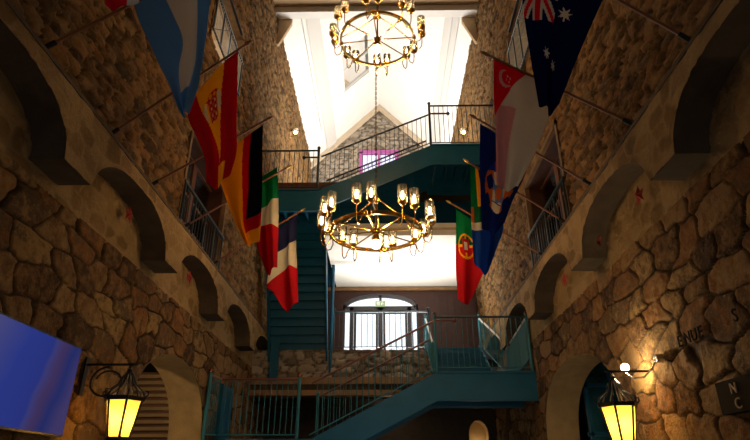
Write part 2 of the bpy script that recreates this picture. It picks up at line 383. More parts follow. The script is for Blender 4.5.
# purlin boxings
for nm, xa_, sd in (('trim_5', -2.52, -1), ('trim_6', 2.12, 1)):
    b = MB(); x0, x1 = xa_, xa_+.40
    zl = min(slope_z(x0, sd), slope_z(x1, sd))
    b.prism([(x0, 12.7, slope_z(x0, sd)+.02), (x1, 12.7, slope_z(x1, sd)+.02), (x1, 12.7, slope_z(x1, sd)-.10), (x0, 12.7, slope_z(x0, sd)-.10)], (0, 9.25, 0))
    struct(b.build(nm, M_SHADEDW))
# gable: stone wall with cream verge boards and an arched window
wx0, wx1, wz0, wz1 = -.95, .62, 14.2, 15.45
usx = span(XLU-.2, XRU+.2, .05)
ztop = np.minimum(slope_z(usx, -1), slope_z(usx, 1))
sheet('wall_gable', usx, 9.3, ztop, 170, lambda U, V, h: (U, YG-h, V), M_FAR, .42, .17, 500, .05, .2,
      hole=lambda u, v: (u > wx0) & (u < wx1) & (v > wz0) & (v < wz1))
for nm, sgn in (('trim_7', -1), ('trim_8', 1)):
    xe = XLU if sgn < 0 else XRU
    p = [(xm, YG-.22, zr-.02), (xe, YG-.22, zev-.02), (xe, YG-.22, zev-.30), (xm, YG-.22, zr-.30)]
    struct(MB().prism(p, (0, .16, 0)).build(nm, M_CREAM))
w2 = thing('window_2', 'gable window, frame and panes coloured for pink and lilac light', 'window'); w2['kind'] = 'structure'
b = MB(); b.box(wx0-.12, wx1+.12, YG-.10, YG+.08, wz1-.08, wz1+.10); b.box(wx0-.12, wx0+.05, YG-.10, YG+.08, wz0-.1, wz1); b.box(wx1-.05, wx1+.12, YG-.10, YG+.08, wz0-.1, wz1)
b.box((wx0+wx1)/2-.06, (wx0+wx1)/2+.06, YG-.06, YG+.06, wz0, wz1); b.box(wx0, wx1, YG-.08, YG+.06, wz0-.1, wz0+.05)
b.build('window_frame', M_PINK, w2)
MB().box(wx0, wx1, YG-.01, YG+.01, wz0, wz1).build('window_glass', M_LILAC, w2)
# tie beam and its gussets
tb = thing('tie_beam', 'tan beam spanning the hall below the white roof', 'beam', (xm, 12.6, 14.8))
MB().box(XLU-.02, XRU+.02, 12.30, 12.62, 14.82, 15.25).build('beam', M_TAN, tb)
MB().box(XLU-.02, XRU+.02, 12.63, 13.12, 14.84, 14.92).build('soffit_board', M_WHITE, tb)
for xe, s in ((XLU+.02, 1), (XRU-.02, -1)):
    MB().prism([(xe, 13.14, 14.92), (xe+s*.42, 13.14, 14.92), (xe+s*.42, 13.14, 14.70), (xe+s*.06, 13.14, 13.85), (xe, 13.14, 13.85)], (0, .12, 0)).build('gusset', M_TAN, tb)
# cables with little lamps under the roof
for k, (x, y0, y1, nm) in enumerate(((-2.62, 13.4, 20.0, 'left'), (2.32, 13.4, 20.0, 'right'))):
    sd = -1 if x < 0 else 1
    t = thing('track_light', 'small pale spotlight on a thin cable under the %s white roof slope' % nm, 'light', (x, y0, 15.3), 'spotlights on roof cables')
    MB().tube([(x, y0, slope_z(x, sd)-.14), (x, y1, slope_z(x, sd)-.14)], .016, 6).build('cable', M_MESHW, t)
    MB().tube([(x-.05, y0, slope_z(x, sd)-.18), (x+.16, y0+.05, slope_z(x, sd)-.10)], [.05, .065], 10).build('lamp_head', M_CREAM, t)
    MB().tube([(x, y0, slope_z(x, sd)-.15), (x, y0-.3, 14.93)], .012, 6).build('bracket', M_MESHW, t)
t = thing('strip_lamp', 'short grey lamp bar beside the spotlight under the left roof slope', 'light', (-2.4, 13.7, 15.3))
MB().box(-2.52, -2.14, 13.6, 13.72, 15.50, 15.57).build('body', M_TAN, t)
MB().tube([(-2.16, 13.66, 15.56), (-1.6, 13.7, 16.2)], .012, 6).build('cable', M_CREAM, t)

# ------------------------------------------------------------------ mezzanine and door wall
ZM = 4.83
struct(MB().box(XLL-.05, XRL+.05, 15.02, YE, ZM-.12, ZM).build('floor_mezzanine', M_FLOOR))
ux = span(XLL-.05, 1.4, .04)
sheet('wall_mezzanine_front', ux, 4.1, ZM+.0, 18, lambda U, V, h: (U, 15.02-h, V), M_FAR, .34, .2, 610, .05, .2)
bm_ = thing('floor_beam', 'golden timber beams carrying the mezzanine edge', 'beam', (0, 15, 3.7))
MB().box(XLL, XRL, 14.9, 15.25, 3.93, 4.1).build('upper_beam', M_TIMBER, bm_)
MB().box(XLL, XRL, 14.98, 15.2, 3.78, 3.93).build('web', M_SOFFIT, bm_)
MB().box(XLL, XRL, 14.9, 15.25, 3.64, 3.78).build('lower_beam', M_TIMBER, bm_)
struct(MB().box(XLL, XRL, 15.3, YE, 3.6, 3.68).build('ceiling_undercroft', M_DARK))
# back wall of the undercroft with a small arched niche
na, nb_ = 2.42, 2.98
bw = MB(); pts = [(na, 0)]+[((na+nb_)/2-(nb_-na)/2*math.cos(t), 2.85+.38*math.sin(t)) for t in np.linspace(0, PI, 13)]+[(nb_, 0)]
bw.box(XLL-.1, na, YE, YE+.1, 0, 3.7); bw.box(nb_, XRL+.1, YE, YE+.1, 0, 3.7)
for i in range(1, len(pts)-2):
    (xa1, za1), (xb1, zb1) = pts[i], pts[i+1]
    bw.prism([(xa1, YE, za1), (xb1, YE, zb1), (xb1, YE, 3.7), (xa1, YE, 3.7)], (0, .1, 0))
struct(bw.build('wall_undercroft', M_DARK))
nr_ = MB(); nr_.strip([(x, YE, z) for x, z in pts], [(x, YE+.5, z) for x, z in pts]); nr_.box(na-.05, nb_+.05, YE+.5, YE+.55, 0, 3.4)
struct(nr_.build('wall_niche', M_TOOLED))
# door wall: boards each side of an arched doorway, white wall and ceiling over
dx0, dx1, dzs, dza = -1.27, 1.08, 6.62, 7.06
dc = (dx0+dx1)/2; dh = (dx1-dx0)/2
def darc(x): return dzs+(dza-dzs)*math.sqrt(max(0, 1-((x-dc)/dh)**2))
dw = MB(); dw.box(XLL, dx0, YE, YE+.15, ZM, 7.3); dw.box(dx1, XRL, YE, YE+.15, ZM, 7.3)
xs_ = [dc-dh*math.cos(t) for t in np.linspace(0, PI, 33)]
for a_, b_ in zip(xs_[:-1], xs_[1:]): dw.prism([(a_, YE, darc(a_)), (b_, YE, darc(b_)), (b_, YE, 7.3), (a_, YE, 7.3)], (0, .15, 0))
x = XLL
while x < XRL:
    if x < dx0-.05 or x > dx1+.02: dw.box(x, x+.012, YE-.012, YE, ZM, 7.2)
    x += .22
struct(dw.build('wall_doors', M_WOODRED))
struct(MB().box(XLL, XRL, YE-.08, YE, 7.14, 7.24).build('trim_9', M_TIMBER))
d1 = thing('door_1', 'arched glazed double door on the mezzanine', 'door'); d1['kind'] = 'structure'
fr = MB()
arc_o = [(x_, darc(x_)) for x_ in xs_]
arc_i = [(dc+(x_-dc)*.90, dzs-.04+(darc(x_)-dzs)*.80) for x_ in xs_]
for i in range(len(xs_)-1):
    fr.prism([(arc_o[i][0], YE+.02, arc_o[i][1]), (arc_o[i+1][0], YE+.02, arc_o[i+1][1]), (arc_i[i+1][0], YE+.02, arc_i[i+1][1]), (arc_i[i][0], YE+.02, arc_i[i][1])], (0, .1, 0))
for (a_, b_) in ((dx0, dx0+.05), (dx0+.21, dx0+.33), (dc-.07, dc+.07), (dx1-.33, dx1-.21), (dx1-.05, dx1)):
    fr.box(a_, b_, YE+.02, YE+.12, ZM, 6.62 if b_-a_ > .06 else 6.7)
fr.box(dx0, dx1, YE+.02, YE+.12, 6.50, 6.64); fr.box(dc-.04, dc+.04, YE+.02, YE+.10, 6.6, 7.0)
fr.build('door_frame', M_FRAME, d1)
for s in (-1, 1):
    lf = MB(); x0, x1 = (dx0+.34, dc-.08) if s < 0 else (dc+.08, dx1-.34)
    lf.box(x0, x0+.07, YE+.04, YE+.1, ZM, 6.5); lf.box(x1-.07, x1, YE+.04, YE+.1, ZM, 6.5); lf.box(x0, x1, YE+.04, YE+.1, 6.40, 6.5); lf.box(x0, x1, YE+.04, YE+.1, ZM, ZM+.25)
    L = lf.build('door_leaf', M_FRAME, d1)
    MB().tube([(dc+s*.12, YE+.02, 5.75), (dc+s*.12, YE+.02, 6.05)], .014, 6).build('door_handle', M_CHROME, L)
gl = MB(); gl.quad((dx0, YE+.07, ZM), (dx1, YE+.07, ZM), (dx1, YE+.07, 6.62), (dx0, YE+.07, 6.62))
gl.build('door_glass', M_GLASS, d1)
MB().prism([(x_, YE+.07, z_) for x_, z_ in arc_i]+[(arc_i[-1][0], YE+.07, 6.6), (arc_i[0][0], YE+.07, 6.6)], (0, .01, 0)).build('fanlight_glass', M_GLASS, d1)
ex = thing('exit_sign', 'small pale green exit sign over the middle of the arched doors', 'sign', (dc, YE-.06, 6.7))
MB().box(dc-.16, dc+.16, YE-.09, YE-.03, 6.60, 6.78).build('case', mat('exit_sign_green', (.35, .5, .28), .5, emit=.35), ex)
fb = MB(); fx = dc-.02
fb.box(dc-.11, dc-.02, YE-.096, YE-.09, 6.63, 6.75); fb.box(dc+.02, dc+.055, YE-.096, YE-.09, 6.64, 6.71); fb.ball((dc+.06, YE-.093, 6.735), .015, 8); fb.prism([(dc+.05, YE-.096, 6.70), (dc+.11, YE-.096, 6.69), (dc+.11, YE-.096, 6.675), (dc+.05, YE-.096, 6.68)], (0, .006, 0))
fb.build('symbol', mat('exit_symbol_white', (.8, .85, .78), .5, emit=.3), ex)
# white slab ceiling over the mezzanine
struct(MB().box(-1.5, XRU+.1, 13.02, YE+.1, 7.26, 7.34).build('ceiling_mezzanine', M_WHITE))
struct(MB().box(-1.5, XRU+.1, 12.9, 13.02, 7.26, 7.60).build('trim_10', M_WHITE))
struct(MB().box(-1.5, XRU+.1, 12.86, 12.9, 7.42, 7.46).build('trim_11', M_CREAM))
# third floor deck, its dark front and teal soffit
ZT = 9.37
struct(MB().box(XLL, XRL, 14.0, 22.1, ZT-.15, ZT).build('floor_upper', M_DARK))
struct(MB().box(XLU, XRU, 13.96, 14.0, ZT-.16, ZT+.04).build('trim_12', M_RAILRED))
struct(MB().box(-1.5, XRU+.1, 14.9, 15.0, 7.34, ZT-.15).build('wall_upper_front', M_TEAL))
struct(MB().box(-3.5, -1.5, 17.0, 17.15, 7.3, ZT-.15).build('wall_upper_back', M_TEAL))

# ------------------------------------------------------------------ stairs
SH = .57
def landing(name, label, x0, x1, y0, y1, z, group=None):
    t = thing(name, label, 'landing', ((x0+x1)/2, y0, z-SH), group)
    MB().box(x0, x1, y0, y0+.03, z-SH, z).build('front_fascia', M_TEAL, t)
    MB().box(x0, x1, y0-.035, y0, z-.02, z+.02).build('top_lip', M_TEAL, t)
    MB().box(x0, x1, y1-.03, y1, z-SH, z).build('rear_fascia', M_TEAL, t)
    MB().box(x0, x1, y0-.03, y0+.05, z-SH-.015, z-SH).build('bottom_flange', M_TEAL, t)
    MB().box(x0, x1, y0+.03, y1-.03, z-.05, z).build('deck', M_TEAL, t)
    x = x0+.15
    while x < x1-.05:
        MB().box(x, x+.05, y0+.03, y1-.03, z-.28, z-.05).build('joist', M_TEAL, t); x += .28
    return t
def flight_x(name, label, x0, z0, x1, z1, y0, y1, n):
    """flight rising from (x0,z0) to (x1,z1) between stringers at y0 and y1"""
    t = thing(name, label, 'stairs', ((x0+x1)/2, y0, min(z0, z1)-SH))
    for y in (y0, y1-.03):
        MB().prism([(x0, y, z0), (x1, y, z1), (x1, y, z1-SH), (x0, y, z0-SH)], (0, .03, 0)).build('stringer', M_TEAL, t)
    for k in range(n):
        xa = x0+(x1-x0)*k/n; xb = x0+(x1-x0)*(k+1)/n; z = z0+(z1-z0)*(k+1)/n-.04
        MB().box(min(xa, xb)-.01, max(xa, xb)+.02, y0+.03, y1-.03, z-.16, z-.12).build('tread', M_TEAL, t)
        MB().box(xa-.006, xa+.006, y0+.03, y1-.03, z-.30, z-.12).build('riser', M_TEAL, t)
    return t
def flight_y(name, label, y0, z0, y1, z1, xa, xb, n, sh=.34):
    """flight rising from (y0,z0) to (y1,z1) between stringers at xa and xb"""
    t = thing(name, label, 'stairs', ((xa+xb)/2, y0, min(z0, z1)))
    for x in (xa, xb-.05):
        MB().prism([(x, y0, z0+.12), (x, y1, z1+.12), (x, y1, z1-sh), (x, y0, z0-sh)], (.05, 0, 0)).build('stringer', M_TEAL, t)
    for k in range(n):
        ya = y0+(y1-y0)*k/n; yb = y0+(y1-y0)*(k+1)/n; z = z0+(z1-z0)*(k+1)/n
        MB().box(xa+.05, xb-.05, min(ya, yb)-.02, max(ya, yb)+.02, z-.045, z).build('tread', M_TEAL, t)
        s = -1 if y1 < y0 else 1
        MB().box(xa+.05, xb-.05, min(ya, ya+s*.012), max(ya, ya+s*.012), z-(z1-z0)/n, z-.045).build('riser', M_TEAL, t)
    return t
Y0, Y1 = 12.0, 13.35
Z1R, Z1L, Z3L, Z3R = 3.71, 2.38, 8.1, 9.37
landing('stair_landing', 'teal steel landing low on the right, under the staircase down to the left', 1.12, XRL-.01, Y0, Y1, Z1R)
landing('stair_landing', 'teal steel landing at the foot of the lowest flight, along the left wall', XLL+.02, -1.52, Y0, Y1, Z1L)
landing('stair_landing', 'high teal landing on the left below the upper iron railing', XLU+.02, -1.55, Y0, Y1, Z3L)
landing('stair_landing', 'highest teal landing against the right wall under the white roof', 1.24, XRU-.02, Y0, Y1+.3, Z3R)
flight_x('staircase', 'lowest teal flight rising to the right in front of the mezzanine', -1.52, Z1L, 1.12, Z1R, Y0, Y1, 7)
flight_x('staircase', 'high teal flight crossing above the lower chandelier up to the right', -1.55, Z3L, 1.24, Z3R, Y0, Y1, 7)
flight_y('staircase', 'steep teal flight seen from below beside the left wall', 14.98, ZM, Y1, Z3L-.2, -3.1, -1.5, 15, .30)
flight_y('staircase', 'short teal flight behind the low right landing up to the mezzanine', Y1-.05, Z1R, 15.02, ZM, 1.22, 2.6, 6, .2)
tag(MB().tube([(-1.43, 15.0, 4.2), (-1.43, 15.0, 7.26)], .05, 8).build('steel_column', M_TEAL), 'slim teal column between the left flight and the arched doors', 'column')
tag(MB().box(-3.02, -2.8, 14.86, 14.96, 4.0, 5.0).build('stair_support', M_TEAL), 'short teal post under the foot of the steep left flight', 'post')

def railing(name, label, pts, H, m_rail, m_bar, sp=.115, posts=(0, -1), ball=None, ext=None, low=.10, group=None, rr=.024, post_r=.032, m_post=None):
    P = [Vector(p) for p in pts]; t = thing(name, label, 'railing', P[0], group); up = Vector((0, 0, H))
    MB().tube([p+up for p in P], rr, 8).build('handrail', m_rail, t, True)
    MB().tube([p+Vector((0, 0, low)) for p in P], .014, 6).build('bottom_rail', m_bar, t)
    for i in posts:
        p = P[i]; po = MB().tube([p+Vector((0, 0, -.12)), p+up+Vector((0, 0, .05))], post_r, 8).build('post', m_post or m_bar, t)
        MB().ball(p+up+Vector((0, 0, .08)), post_r*1.35, 10).build('post_cap', ball or m_bar, po, True)
    for a, b in zip(P[:-1], P[1:]):
        L = math.hypot(b.x-a.x, b.y-a.y); n = max(1, int(L/sp))
        for k in range(1, n):
            p = a.lerp(b, k/n)
            MB().tube([p+Vector((0, 0, low)), p+up], .009, 6, False).build('baluster', m_bar, t)
    if ext:
        q = [Vector(e) for e in ext]; e = MB().tube(q, rr, 8).build('rail_end', m_rail, t)
        MB().ball(q[-1], .05, 10).build('knob', m_rail, e, True)
    return t
YF = Y0+.04; YB = Y1-.06
railing('stair_railing', 'dark iron railing along the highest landing on the right', [(1.24, YF, Z3R), (XRU-.04, YF, Z3R)], 1.25, M_DARKRAIL, M_DARKRAIL, posts=(0,))
railing('stair_railing', 'dark iron railing rising across the pink gable window', [(-1.55, YF, Z3L), (1.24, YF, Z3R)], .98, M_DARKRAIL, M_DARKRAIL, posts=(), ext=[(1.24, YF-.03, Z3R+.98), (1.72, YF-.03, Z3R+.98)])
railing('stair_railing', 'rear iron railing on the far side of the high flight', [(-1.55, YB, Z3L), (1.24, YB, Z3R)], .98, M_DARKRAIL, M_DARKRAIL, posts=())
railing('stair_railing', 'dark iron railing of the high left landing below the wall lamp', [(XLU+.05, YF, Z3L), (-1.62, YF, Z3L)], 1.16, M_DARKRAIL, M_DARKRAIL, posts=(-1,), ext=[(-1.6, YF-.03, Z3L+.94), (-1.98, YF-.03, Z3L+.94)])
railing('stair_railing', 'teal railing with dark top rail on the low right landing', [(1.12, YF, Z1R), (XRL-.06, YF, Z1R)], 1.2, M_DARKRAIL, M_TEALL, posts=(0, -1), ball=M_RAILRED)
railing('stair_railing', 'teal railing with red handrail on the front of the lowest flight', [(-1.52, YF, Z1L), (1.12, YF, Z1R)], 1.12, M_RAILRED, M_TEALL, posts=(), ext=[(1.12, YF-.03, Z1R+1.12), (1.55, YF-.03, Z1R+1.12)])
railing('stair_railing', 'rear teal railing of the lowest flight', [(-1.52, YB, Z1L), (1.12, YB, Z1R)], 1.0, M_RAILRED, M_TEALL, posts=(0,), sp=.14)
railing('stair_railing', 'teal railing with copper ball newel at the low left', [(XLL+.07, 11.2, Z1L-.05), (XLL+.07, YF, Z1L), (-1.78, YF, Z1L)], 1.2, M_RAILRED, M_TEALL, posts=(0, -1), ball=M_COPPER, post_r=.036)
railing('stair_railing', 'iron railing on the mezzanine edge in front of the arched doors', [(-1.38, 15.1, ZM), (1.25, 15.1, ZM)], 1.08, M_DARKRAIL, M_DARKRAIL, posts=(0, -1), sp=.15)
railing('stair_railing', 'left railing of the short flight up to the mezzanine', [(1.19, Y1, Z1R), (1.15, 15.0, ZM)], .85, M_MESHW, M_TEALL, posts=(0, -1), sp=.09)
railing('stair_railing', 'right railing of the short flight up to the mezzanine', [(2.92, Y1-.1, Z1R), (2.62, 15.0, ZM)], .85, M_MESHW, M_TEALL, posts=(0, -1), sp=.09)
railing('stair_railing', 'short teal railing against the right wall at the low landing', [(2.9, Y1-.1, Z1R-.2), (3.12, Y0+.1, Z1R+.2)], .95, M_MESHW, M_TEALL, posts=(), sp=.03)
# teal steel door leaf at the foot of the left wall
sd_ = thing('steel_door', 'tall teal steel door leaf behind the low left railing', 'door', (XLL+.1, 12.3, Z1L))
MB().box(XLL+.03, XLL+.10, Y0+.1, Y0+1.0, Z1L+.02, 3.5).build('leaf', M_TEAL, sd_)
MB().tube([(XLL+.13, Y0+.9, 2.85), (XLL+.13, Y0+.9, 3.1)], .015, 6).build('handle', M_IRON, sd_)
# ------------------------------------------------------------------ openings with juliet rails
def juliet(name, label, xw, s, y0, y1, z0, z1, m, nb, diag=False):
    t = thing(name, label, 'railing', (xw, (y0+y1)/2, z0))
    x = xw+s*.05
    MB().box(x-.02, x+.02, y0-.05, y1+.05, z1-.03, z1+.02).build('top_rail', M_DARKRAIL, t)
    MB().box(x-.015, x+.015, y0-.05, y1+.05, z0, z0+.03).build('bottom_rail', M_DARKRAIL, t)
    for k in range(nb):
        y = y0+(y1-y0)*k/(nb-1); big = k % max(1, (nb-1)//4) == 0
        r = .02 if big else .008
        MB().tube([(x, y, z0), (x, y, z1)], r, 6).build('post' if big else 'baluster', M_DARKRAIL if big else m, t)
    if diag: MB().tube([(x, y0, z0), (x, (y0+y1)/2, z1)], .012, 6).build('brace', M_DARKRAIL, t)
def shutters(side, xw, s, y0, y1, z0, z1, n):
    d = thing('door_%d' % n, 'brown wooden french doors in the lower opening of the %s wall' % side, 'door'); d['kind'] = 'structure'
    xb = xw-s*.30; ym = (y0+y1)/2
    for a, b in ((y0, ym), (ym, y1)):
        f = MB(); f.box(xb-.03, xb+.03, a, a+.09, z0, z1); f.box(xb-.03, xb+.03, b-.09, b, z0, z1)
        f.box(xb-.03, xb+.03, a, b, z1-.1, z1); f.box(xb-.03, xb+.03, a, b, z0, z0+.7); f.box(xb-.02, xb+.02, a, b, z0+1.2, z0+1.25)
        L = f.build('door_leaf', M_WOOD, d)
        MB().box(xb-.008, xb+.008, a+.08, b-.08, z0+.7, z1-.1).build('door_pane', M_GLASS, L)
    fr = MB(); xo = xw-s*.22
    for a, b in ((y0, y0+.10), (y1-.10, y1)): fr.box(min(xo-.18, xo+.18), max(xo-.18, xo+.18), a, b, z0, z1)
    fr.box(xo-.18, xo+.18, y0, y1, z1-.08, z1); fr.build('door_frame', M_WOODRED, d)
for side, xw, s, n in (('left', XLU, 1, 2), ('right', XRU, -1, 3)):
    (y0, y1, z0, z1), (ya, yb, za, zb_) = WIN
    for nn, (a, b, c, d) in enumerate(WIN):
        xo = sorted((xw+s*.035, xw-s*.3)); su = MB()
        su.box(*xo, a-.05, a+.03, c, d+.05); su.box(*xo, b-.03, b+.05, c, d+.05); su.box(*xo, a-.05, b+.05, d-.03, d+.05)
        struct(su.build('trim_%d' % (20+2*n+nn), M_SURR))
    juliet('balcony_railing', 'dark iron balcony railing in front of the brown doors, lower on the %s wall' % side, xw, s, y0, y1, 5.12, 6.06, M_DARKRAIL, 17)
    juliet('balcony_railing', 'pale barred balcony railing high on the %s wall' % side, xw, s, ya, yb, 9.45, 10.35 if s > 0 else 10.58, M_MESHW, 25, True)
    shutters(side, xw, s, y0, y1, z0, z1, n)
    struct(MB().box(min(xw, xw+s*.05), max(xw, xw+s*.05), ya+.5, yb-.2, 11.0, 11.05).build('trim_%d' % (12+n), M_IRON))
bl = thing('wall_light', 'small round white light glowing inside the upper left opening', 'light', (-4.4, 9.3, 10.6))
MB().tube([(-4.58, 9.3, 10.6), (-4.45, 9.3, 10.6)], .06, 10).build('base', M_BRASS, bl)
MB().ball((-4.38, 9.3, 10.6), .075).build('globe', M_GLOBE, bl, True)

# ------------------------------------------------------------------ chandeliers
def chandelier(name, label, loc, R, Rg, glass_h, top_z, off=.14):
    t = thing(name, label, 'chandelier', loc); c = Vector(loc)
    P = lambda r, a, z: c+Vector((r*math.cos(a), r*math.sin(a), z))
    hp = MB().lathe([(R-.018, -.03), (R+.018, -.03), (R+.018, .03), (R-.018, .03)], c, 72, True); hp.build('hoop', M_BRASS, t, True)
    MB().lathe([(.0, -.16), (.05, -.15), (.075, -.10), (.05, -.06), (.035, -.02), (.06, .0), (.06, .05), (.03, .08), (.02, .14), (.0, .15)], c, 16).build('hub', M_BRASS, t, True)
    MB().tube([c+Vector((0, 0, .1)), c+Vector((0, 0, .62))], .014, 8).build('stem', M_BRASS, t)
    MB().lathe([(.0, .56), (.05, .57), (.075, .61), (.05, .66), (.03, .70), (.0, .72)], c, 14).build('crown', M_BRASS, t, True)
    MB().ball(c+Vector((0, 0, -.21)), .075, 14).build('globe_bulb', M_HUB, t, True)
    for k in range(8):
        a = off+k*PI/4
        MB().tube([P(.05, a, .02), P(R, a, 0)], .012, 8).build('spoke', M_BRASS, t)
        MB().lathe([(.0, -.05), (.03, -.045), (.04, 0), (.03, .045), (.0, .05)], P(R, a, 0), 10).build('boss', M_BRASS, t, True)
        if k % 2 == 0: MB().tube([P(R-.01, a+.2, .02), P(R*.5, a+.08, .32), P(.04, a, .62)], .010, 6).build('stay_rod', M_BRASS, t)
        for d in (-.125, .125):
            b = a+d
            arm = MB().tube([P(R, a+d*.3, 0), P(R+.01, b, -.10), P(R+.05, b, -.19), P(R+.11, b, -.20), P(Rg-.01, b, -.13), P(Rg, b, -.02), P(Rg, b, .10)], .010, 8).build('arm', M_BRASS, t, True)
            q = P(Rg, b, .10)
            MB().lathe([(.0, -.01), (.035, 0), (.068, .03), (.074, .045), (.074, .055), (.0, .055)], q, 16).build('cup', M_BRASS, arm, True)
            MB().lathe([(.078, .055), (.078, .055+glass_h), (.072, .055+glass_h), (.072, .055)], q, 20, True).build('glass_shade', M_SHADE, arm, True)
            MB().lathe([(.0, .055), (.013, .06), (.015, .10), (.020, .13), (.021, .17), (.013, .21), (.0, .235)], q, 10).build('bulb', M_BULB, arm, True)
    # chain of real links up to whatever carries it
    ch = MB(); z = .70; k = 0
    while c.z+z < top_z:
        M = Matrix.Translation(c+Vector((0, 0, z+.028))) @ Matrix.Rotation(PI/2*(k % 2), 4, 'Z')
        pts = [M @ Vector((.014*math.cos(a), 0, .034*math.sin(a))) for a in np.linspace(0, 2*PI, 11)]
        ch.tube(pts, .006, 5, False); z += .056; k += 1
    ch.build('chain', M_BRASS, t)
    return t
CX = -.105
chandelier('chandelier', 'lower brass ring chandelier with sixteen glass lamps, before the mezzanine', (CX-.01, 8.4, 5.34), .755, .92, .27, 9.30, -.19)
chandelier('chandelier', 'upper brass ring chandelier of glass lamps under the white roof', (CX+.02, 8.4, 9.49), .72, .88, .225, 15.2, -.1)

# ------------------------------------------------------------------ lanterns
def lantern(name, label, c, xwall, s, scroll=True):
    t = thing(name, label, 'lantern', c); c = Vector(c)
    n = 6; rb, rt, h = .125, .20, .40
    ring = lambda r, z, o=0: [c+Vector((r*math.cos(2*PI*(k+o)/n), r*math.sin(2*PI*(k+o)/n), z)) for k in range(n)]
    B, T = ring(rb, 0), ring(rt, h)
    for k in range(n):
        MB().tube([B[k], T[k]], .013, 6).build('corner_bar', M_IRON, t)
        a, b, c2, d = B[k], B[(k+1) % n], T[(k+1) % n], T[k]
        MB().quad(a, b, c2, d).build('glass_pane', M_PANE, t)
    def rim(r0, z0, r1, z1, nm):
        MB().lathe([(r0-.03, z0), (r0, z0), (r1, z1), (r1-.03, z1)], c, n, True).build(nm, M_IRON, t)
    rim(rb+.015, -.03, rb+.02, .012, 'bottom_rim'); rim(rt+.03, h-.01, rt+.035, h+.035, 'top_rim')
    MB().lathe([(0, -.08), (.02, -.07), (.03, -.04), (rb, -.028), (rb, -.02), (0, -.02)], c, n).build('base', M_IRON, t)
    for k in range(12):
        a = 2*PI*k/12; q = lambda r, z: c+Vector((r*math.cos(a), r*math.sin(a), z))
        MB().tube([q(rt+.02, h+.03), q(rt-.01, h+.10), q(.10, h+.17), q(.07, h+.25), q(.02, h+.31)], .008, 6).build('crown_rib', M_IRON, t)
        if k % 2 == 0: MB().tube([q(rt+.03, h+.03), q(rt+.06, h+.06), q(rt+.055, h+.10), q(rt+.03, h+.10)], .008, 6).build('curl', M_IRON, t)
    MB().ball(c+Vector((0, 0, h+.33)), .03, 8).build('finial', M_IRON, t)
    zb = c.z+h+.40
    MB().tube([c+Vector((0, 0, h+.33)), c+Vector((0, 0, h+.40))], .008, 6).build('hook', M_IRON, t)
    br = MB().tube([(xwall, c.y, zb+.0), (c.x+s*.08, c.y, zb)], .014, 6).build('bracket_arm', M_IRON, t)
    if scroll:
     w = abs(c.x-xwall)
     sp = [(xwall+s*(w*.55+w*.42*math.cos(a)*(1-.13*(a/PI))), c.y, zb-.20+.19*math.sin(a)*(1-.13*a/PI)) for a in np.linspace(-.4*PI+PI*.9, PI*2.9, 26)]
     MB().tube(sp, .011, 6).build('scroll', M_IRON, br)
     MB().box(min(xwall, xwall+s*.02), max(xwall, xwall+s*.02), c.y-.04, c.y+.04, zb-.35, zb+.08).build('wall_plate', M_IRON, br)
    l = bpy.data.lights.new('lantern_glow', 'POINT'); l.energy = 14; l.color = (1, .74, .38); l.shadow_soft_size = .045
    lo = bpy.data.objects.new('lantern_glow', l); COL.objects.link(lo); lo.location = c+Vector((0, 0, .2)); lo.parent = t; lo.matrix_parent_inverse = t.matrix_basis.inverted()
lantern('hanging_lantern', 'glowing amber iron lantern hanging beside the television', (-2.93, 6.5, 2.04), XLL+.04, 1)
lantern('hanging_lantern', 'glowing amber iron lantern hanging by the right archway', (2.71, 6.8, 2.0), XRL-.04, -1, False)

# gooseneck lamp and the small spotlight in the passage
g = thing('gooseneck_lamp', 'bare bright bulb on a curved chrome arm, right stone wall', 'lamp', (3.16, 6.5, 2.85))
MB().tube([(3.17, 6.45, 2.88), (3.09, 6.45, 2.88)], [.055, .045], 12).build('wall_plate', M_CHROME, g)
MB().tube([(3.1, 6.45, 2.87), (3.06, 6.5, 2.78), (3.0, 6.62, 2.70), (2.93, 6.74, 2.71), (2.90, 6.82, 2.76), (2.91, 6.88, 2.82)], .013, 8).build('curved_arm', M_CHROME, g, True)
MB().ball((2.915, 6.89, 2.86), .045).build('bulb', M_SPOT, g, True)
g = thing('spotlight', 'small white spotlight glowing at the top of the left archway', 'light', (-4.2, 8.4, 3.3))
MB().tube([(-4.15, 8.5, 3.40), (-4.05, 8.5, 3.30)], [.04, .045], 10).build('housing', M_IRON, g)
MB().ball((-4.04, 8.49, 3.28), .028).build('lens', M_SPOT, g, True)

# wall sconces near the roof
for nm, xw, s, y, z in (('left', XLU, 1, 16.4, 12.75), ('right', XRU, -1, 15.9, 12.35)):
    t = thing('wall_sconce', 'small glowing brass wall lamp high on the %s stone wall' % nm, 'lamp', (xw, y, z))
    MB().box(min(xw, xw+s*.04), max(xw, xw+s*.04), y-.07, y+.07, z-.2, z+.15).build('wall_plate', M_BRASS, t)
    MB().tube([(xw, y, z-.1), (xw+s*.12, y, z-.14), (xw+s*.18, y, z-.04)], .015, 6).build('arm', M_BRASS, t)
    MB().lathe([(.09, -.03), (.15, .13), (.145, .13), (.085, -.03)], (xw+s*.2, y, z), 14, True).build('lamp_shade', M_SHADE, t, True)
    MB().ball((xw+s*.2, y, z+.05), .06).build('bulb', M_GLOBE, t, True)
    MB().lathe([(.0, .18), (.06, .17), (.17, .13), (.0, .13)], (xw+s*.2, y, z), 14).build('cap', M_IRON, t, True)

